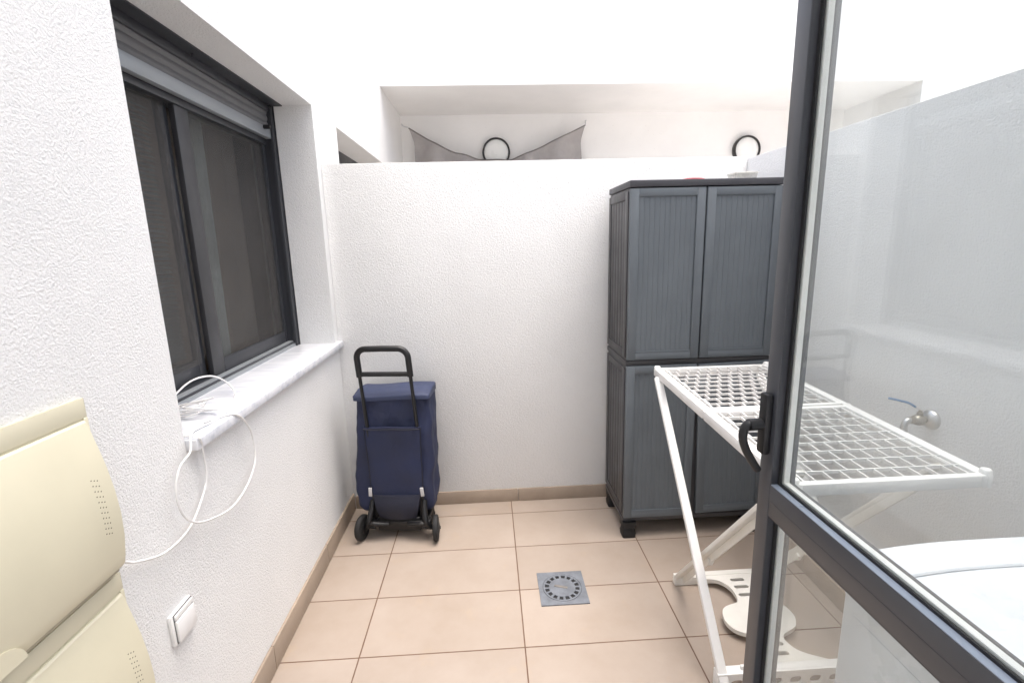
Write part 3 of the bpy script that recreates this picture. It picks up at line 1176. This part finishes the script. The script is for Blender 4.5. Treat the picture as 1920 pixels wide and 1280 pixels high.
fb.box(0.698, 0.716, 1.2905, 1.318, 0.001, 0.0515, 0.003)
fb.box(1.257, 1.275, 1.2905, 1.318, 0.001, 0.0515, 0.003)
fb.build('foot_bar', M_WHITE, rack, 40)
fb = MB()
fb.box(0.748, 1.135, 1.775, 1.803, 0.001, 0.046, 0.005)
fb.build('foot_bar', M_WARM, rack, 40)
shf = MB()                                      # low shelf plate shaped like an hourglass with a round middle
half = [(1.776, 0.185), (1.762, 0.150), (1.745, 0.085), (1.715, 0.055), (1.68, 0.043), (1.645, 0.042), (1.618, 0.052), (1.607, 0.085), (1.597, 0.108), (1.58, 0.124), (1.55, 0.133), (1.52, 0.132), (1.49, 0.118), (1.475, 0.10), (1.462, 0.075), (1.452, 0.055), (1.435, 0.044), (1.415, 0.046), (1.385, 0.063), (1.362, 0.095), (1.34, 0.145), (1.322, 0.175)]
cxs = lambda y: 0.985 - 0.03 * (1.60 - y) / 0.28
hs_ = catmull([(a, b, 0) for a, b in half], 4)
left = [(cxs(p[0]) - p[1], p[0]) for p in hs_]
right = [(cxs(p[0]) + p[1], p[0]) for p in hs_][::-1]
sl_h = [rrect(0.030, 0.0085, 0.008, 6, cxs(y), y) for y in (1.742, 1.70, 1.655, 1.448, 1.412, 1.372)]
shf.plate([tuple(p) for p in left + right], sl_h, 0.026, 0.042, lambda u, v, t: (u, v, t))
shf.build('shelf', M_WARM, rack, 40)

# ------------------------------------------------------------------ glazed door, open at right angles
DX0, DX1 = 0.55, 0.602
DY0, DY1 = 0.085, 0.906
dor = thing('glass_door', (0.575, DY0, 0), 'dark grey aluminium glass door standing open in the foreground', 'door')
f = MB()
f.box(DX0, DX1, 0.866, DY1, 0.05, 2.12, 0.0015)          # free stile
f.box(DX0, DX1, DY0, 0.150, 0.05, 2.12, 0.0015)
f.box(DX0 + 0.0005, DX1 - 0.0005, 0.150, 0.866, 0.05, 0.14, 0.0015)
f.box(DX0 + 0.0005, DX1 - 0.0005, 0.150, 0.866, 2.05, 2.12, 0.0015)
f.build('frame', M_ANTH, dor, 30)
f = MB()
f.box(DX0 + 0.0004, DX1 - 0.0004, 0.150, 0.866, 0.893, 0.960, 0.0015)
f.box(DX0 - 0.0002, DX0 + 0.001, 0.150, 0.866, 0.926, 0.9267)
f.build('rail', M_ANTH, dor, 30)
gz = MB()
for z0, z1 in ((0.9605, 2.0495), (0.1405, 0.8925)):      # black seals round both panes
    for xx in (DX0 + 0.0145, DX0 + 0.034):
        gz.box(xx, xx + 0.004, 0.8575, 0.8658, z0, z1)
        gz.box(xx, xx + 0.004, 0.1502, 0.1575, z0, z1)
        gz.box(xx, xx + 0.004, 0.1575, 0.8575, z0, z0 + 0.006)
        gz.box(xx, xx + 0.004, 0.1575, 0.8575, z1 - 0.006, z1)
gz.build('gasket', M_GASKET, dor, 0)
xa_, xb_ = DX0 + 0.0012, DX0 + 0.0143
for z0, z1 in ((0.9605, 2.0495), (0.1405, 0.8925)):      # glazing beads lining the rebates
    gb = MB()
    gb.box(xa_, xb_, 0.8650, 0.8658, z0, z1)
    gb.box(xa_, xb_, 0.1502, 0.1510, z0, z1)
    gb.box(xa_, xb_, 0.1512, 0.8648, z1 - 0.0012, z1)
    gb.build('glazing_bead', M_FRAME, dor, 0)
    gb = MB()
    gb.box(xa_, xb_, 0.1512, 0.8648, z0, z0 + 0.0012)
    gb.build('glazing_bead', M_BEAD_SKYLIT, dor, 0)
sp_ = MB()
for z0, z1 in ((0.9605, 2.0495), (0.1405, 0.8925)):      # bright spacer bar inside the double glazing
    sp_.box(DX0 + 0.021, DX0 + 0.0315, 0.8535, 0.8655, z0 + 0.001, z1 - 0.001)
    sp_.box(DX0 + 0.021, DX0 + 0.0315, 0.1505, 0.1605, z0 + 0.001, z1 - 0.001)
    sp_.box(DX0 + 0.021, DX0 + 0.0315, 0.1605, 0.8535, z0 + 0.001, z0 + 0.009)
    sp_.box(DX0 + 0.021, DX0 + 0.0315, 0.1605, 0.8535, z1 - 0.009, z1 - 0.001)
sp_.build('spacer', M_SPACER, dor, 0)
for z0, z1 in ((0.9605, 2.0495), (0.1405, 0.8925)):
    gp = MB()
    for xx in (DX0 + 0.0185, DX0 + 0.0317):
        gp.box(xx, xx + 0.0023, 0.1505, 0.8655, z0, z1)
    gp.build('pane', M_GLASS, dor, 0)
hn = MB()
hn.box(DX0 - 0.016, DX0 - 0.0005, 0.874, 0.900, 1.020, 1.146, 0.005)
hpl = hn.build('handle_plate', M_BLACK, dor, 40)
hn = MB()
hy_ = 0.887
hn.tube([(DX0 - 0.014, hy_, 1.082), (DX0 - 0.041, hy_, 1.081)], 0.012, 14)
pts = catmull([(DX0 - 0.028, hy_, 1.085), (DX0 - 0.042, hy_, 1.083), (DX0 - 0.050, hy_, 1.071), (DX0 - 0.051, hy_, 1.052), (DX0 - 0.043, hy_ - 0.001, 1.028), (DX0 - 0.030, hy_ - 0.003, 1.004), (DX0 - 0.018, hy_ - 0.004, 0.986)], 7)
hn.tube(pts, 0, 14, flat=(0, 1, 0), rs=[(0.0105 - 0.002 * i / len(pts), 0.0072 + 0.001 * math.sin(i / len(pts) * 3)) for i in range(len(pts))])
hn.build('handle', M_BLACK, dor, 60)

# ------------------------------------------------------------------ white appliance behind the door
wa = thing('washing_machine', (0.97, 0.5, 0), 'white appliance with rounded lid, behind the glass door', 'appliance')
WX0, WX1, WYA, WYB = 0.672, 1.27, 0.215, 0.798
a = MB()
a.box(WX0, WX1, WYA, WYB, 0.02, 0.815, 0.012, 3)
a.build('body', M_ENAMEL, wa, 40)


def lid_piece(y0, y1, name, slope=0.0):
    q = MB()
    rg = []
    n_ = 24
    for y in (y0, y0 + 0.003, y1 - 0.012, y1 - 0.003, y1):
        e0 = 0.003 if y in (y0, y1) else 0.0
        dz = -0.007 if y == y1 and slope else (-0.002 if y == y0 else 0)
        tp = []
        for i in range(n_ + 1):
            u = i / n_
            x = WX0 - 0.004 + (WX1 - WX0 + 0.008) * u
            ed = min(u, 1 - u)
            z = 0.838 + 0.021 * (1 - (1 - min(1, ed / 0.42)) ** 2.4) + dz - e0 * 0.3
            tp.append((x, y, z))
        rg.append(tp + [(WX1 + 0.004, y, 0.8165), (WX0 - 0.004, y, 0.8165)])
    q.loft(rg)
    return q.build(name, M_ENAMEL, wa, 35)


lid_piece(WYA - 0.004, 0.7205, 'lid')
lid_piece(0.7255, WYB + 0.006, 'lid_strip', 1)
a = MB()
a.box(WX0 + 0.004, WX1 - 0.004, 0.7207, 0.7253, 0.8165, 0.836)
a.build('lid_seam', M_SLAT, wa, 0)
a = MB()
a.box(WX0 - 0.002, WX0, 0.60, WYB - 0.03, 0.05, 0.74, 0.001)
a.box(WX0 - 0.002, WX0, WYA + 0.03, 0.596, 0.05, 0.74, 0.001)
a.build('side_panel', M_ENAMEL, wa, 30)
for fx in (WX0 + 0.05, WX1 - 0.05):
    for fy in (WYA + 0.05, WYB - 0.05):
        a = MB()
        a.disc((fx, fy, 0), (0, 0, 1), 0.022, 0.02, 0.021, 16)
        a.build('foot', M_BLACK, wa)

# ------------------------------------------------------------------ garden tap on the right wall
tap_c = Vector((XR, 1.347, 0.883))


def tap_scale(p):
    return tap_c + (Vector(p) - tap_c) * 0.86


tp = thing('outdoor_tap', (XR, 1.347, 0.883), 'steel tap with blue lever on the right wall', 'tap')
a = MB()
a.T = tap_scale
a.lathe((XR, 1.347, 0.883), (-1, 0, 0), [(0.037, 0.0), (0.037, 0.004), (0.030, 0.014), (0.017, 0.022), (0.013, 0.024)], 28)
a.build('flange', M_STEEL, tp, 40)
a = MB()
a.T = tap_scale
a.lathe((XR - 0.022, 1.347, 0.883), (-1, 0, 0), [(0.012, 0.0), (0.012, 0.012), (0.019, 0.014), (0.020, 0.03), (0.016, 0.042), (0.013, 0.044), (0.013, 0.058)], 20)
a.lathe((XR - 0.045, 1.347, 0.895), (0, 0, 1), [(0.010, 0.0), (0.010, 0.016), (0.006, 0.018), (0.006, 0.026)], 14)
a.build('valve_body', M_BRASS, tp, 40)
a = MB()
a.T = tap_scale
a.tube(catmull([(XR - 0.075, 1.347, 0.884), (XR - 0.09, 1.347, 0.881), (XR - 0.098, 1.347, 0.868), (XR - 0.099, 1.347, 0.850)], 6), 0.011, 14)
a.lathe((XR - 0.099, 1.347, 0.850), (0, 0, -1), [(0.014, 0.0), (0.014, 0.007), (0.011, 0.009)], 18)
a.build('spout', M_STEEL, tp, 40)
a = MB()
a.T = tap_scale
a.bar((XR - 0.042, 1.344, 0.919), (XR - 0.058, 1.36, 0.928), 0.014, 0.003, (0.6, 0.8, 0))
a.build('lever_stem', M_STEEL, tp)
a = MB()
a.T = tap_scale
a.tube(catmull([(XR - 0.055, 1.357, 0.927), (XR - 0.068, 1.372, 0.938), (XR - 0.088, 1.395, 0.942), (XR - 0.108, 1.418, 0.944)], 6), 0, 12, flat=(0, 0, 1), rs=[(0.0035, 0.008)] * 19)
a.build('lever', M_BLUE, tp, 60)

# ------------------------------------------------------------------ cream meter boxes on the left wall
PROF = [(1.0, -0.001), (0.99, 0.003), (0.94, 0.008), (0.83, 0.017), (0.70, 0.026), (0.55, 0.033), (0.40, 0.036), (0.25, 0.034), (0.12, 0.028), (0.06, 0.0235), (0.045, 0.019)]


def meter_box(z0, z1, label):
    t = thing('meter_box', (XL, 0.66, z0), label, 'utility box', 'cream boxes on the left wall')
    Y0_, Y1_ = 0.37, 0.937
    hgt = z1 - z0
    a = MB()
    a.box(XL, XL + 0.008, Y0_, Y1_, z0 + 0.002, z1, 0.003)
    a.box(XL + 0.008, XL + 0.0105, Y0_, Y1_, z1 - 0.040, z1 - 0.001, 0.002)
    a.box(XL + 0.008, XL + 0.012, Y1_ - 0.010, Y1_, z0 + 0.05, z1 - 0.040, 0.002)
    a.build('frame', M_CREAM, t, 40)
    zt = z1 - 0.044
    zb = z0 + 0.004
    xs = XL + 0.008
    rings_ = []
    yy = [(Y0_ + 0.008, 0.4), (Y0_ + 0.014, 0.93), (Y0_ + 0.022, 1.0), (Y1_ - 0.017, 1.0), (Y1_ - 0.0125, 0.96), (Y1_ - 0.0105, 0.85), (Y1_ - 0.0100, 0.3)]
    for y, k in yy:
        rings_.append([(xs + 0.001 + (o + 0.004) * k, y, zb + (zt - zb) * v) for v, o in PROF] + [(xs + 0.0005, y, zb + (zt - zb) * 0.035), (xs + 0.0005, y, zt)])
    a = MB()
    a.loft(rings_)
    lid = a.build('lid', M_CREAM, t, 32)
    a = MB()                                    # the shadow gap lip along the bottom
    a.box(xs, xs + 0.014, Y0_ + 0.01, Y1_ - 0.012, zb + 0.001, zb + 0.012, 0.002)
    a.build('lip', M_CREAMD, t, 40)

    def surf(v):
        for (a1, o1), (a2, o2) in zip(PROF, PROF[1:]):
            if a2 <= v <= a1:
                return o2 + (o1 - o2) * (v - a2) / (a1 - a2)
        return 0.02
    a = MB()
    for r_ in range(11):
        v = 0.68 - r_ * 0.034
        for c in range(3):
            y = Y1_ - 0.056 + c * 0.0062
            zz = zb + (zt - zb) * (v - 0.009 * c)
            x = xs + 0.001 + surf(v - 0.009 * c) + 0.004
            a.box(x - 0.002, x + 0.0003, y - 0.0010, y + 0.0010, zz - 0.0011, zz + 0.0011)
    a.build('vent_holes', M_HOLE, lid, 0)
    a = MB()                                    # finger pull in the middle of the lower edge
    pr_ = []
    for i in range(17):
        an = math.pi * i / 16
        pr_.append((Y0_ + (Y1_ - Y0_) / 2 + 0.045 * math.cos(an), zb + 0.014 + 0.038 * math.sin(an)))
    a.plate([(p[0], p[1]) for p in pr_], [], xs + 0.028, xs + 0.0365, lambda u, v, tt: (tt, u, v))
    a.build('finger_pull', M_CREAM, t, 60)
    return t


meter_box(0.803, 1.178, 'upper cream utility box with bulging lid on left wall')
meter_box(0.415, 0.798, 'lower cream utility box with bulging lid on left wall')

# ------------------------------------------------------------------ switch on the left wall
sw = thing('wall_switch', (XL, 1.09, 0.545), 'white square weatherproof wall switch below the window cable', 'switch')
a = MB()
a.box(XL, XL + 0.010, 1.049, 1.131, 0.504, 0.587, 0.003)
a.build('cover_plate', M_SWITCH, sw, 40)
a = MB()
a.box(XL + 0.010, XL + 0.017, 1.058, 1.128, 0.509, 0.566, 0.002)
a.build('rocker', M_SWITCH, sw, 40)
a = MB()
a.box(XL + 0.010, XL + 0.0145, 1.058, 1.128, 0.5685, 0.5825, 0.002)
a.build('label_strip', M_SWITCH, sw, 40)
a = MB()
a.box(XL + 0.0098, XL + 0.0108, 1.056, 1.130, 0.5062, 0.585)
a.build('seal', M_SLAT, sw, 0)

# ------------------------------------------------------------------ loose white cable
cb = thing('cable', (-0.785, 1.2, 0.97), 'loose white cable looping from the utility box over the marble sill', 'cable')
a = MB()
pathA = [(-0.786, 0.925, 0.836), (-0.785, 0.95, 0.81), (-0.785, 0.983, 0.787), (-0.785, 1.064, 0.753), (-0.785, 1.159, 0.755), (-0.785, 1.232, 0.804), (-0.783, 1.26, 0.852), (-0.778, 1.252, 0.925), (-0.768, 1.232, 0.968), (-0.79, 1.235, 0.975), (-0.86, 1.245, 0.9715), (-0.92, 1.27, 0.978), (-0.95, 1.33, 0.992),
         (-0.96, 1.42, 1.012), (-0.95, 1.52, 1.046), (-0.93, 1.60, 1.042), (-0.90, 1.63, 1.012), (-0.86, 1.60, 0.985), (-0.83, 1.53, 0.972), (-0.805, 1.44, 0.9705), (-0.80, 1.36, 0.9705), (-0.81, 1.29, 0.972), (-0.80, 1.25, 0.974), (-0.775, 1.205, 0.974), (-0.768, 1.184, 0.95),
         (-0.772, 1.145, 0.93), (-0.776, 1.123, 0.88), (-0.776, 1.128, 0.82), (-0.776, 1.166, 0.768), (-0.776, 1.24, 0.732), (-0.776, 1.348, 0.708), (-0.776, 1.446, 0.73), (-0.776, 1.507, 0.782), (-0.774, 1.505, 0.866), (-0.768, 1.458, 0.935), (-0.772, 1.415, 0.9685), (-0.80, 1.385, 0.9712), (-0.82, 1.345, 0.9712)]
a.tube(catmull(pathA, 7), 0.0029, 8)
a.build('cord', M_CABLE, cb, 60)
a = MB()
for k in range(6):
    c0 = Vector((-0.91 + 0.010 * k, 1.425 - 0.010 * (k % 3), 0.985 + 0.008 * (k % 4)))
    pts = []
    for i in range(16):
        an = 2 * math.pi * i / 16
        pts.append(c0 + Vector((0.046 * math.cos(an + k), 0.028 * math.sin(an + k), 0.012 * math.sin(an * 1 + k * 1.7))))
    a.tube(pts, 0.0025, 7, closed=True)
a.build('coil', M_CABLE, cb, 60)
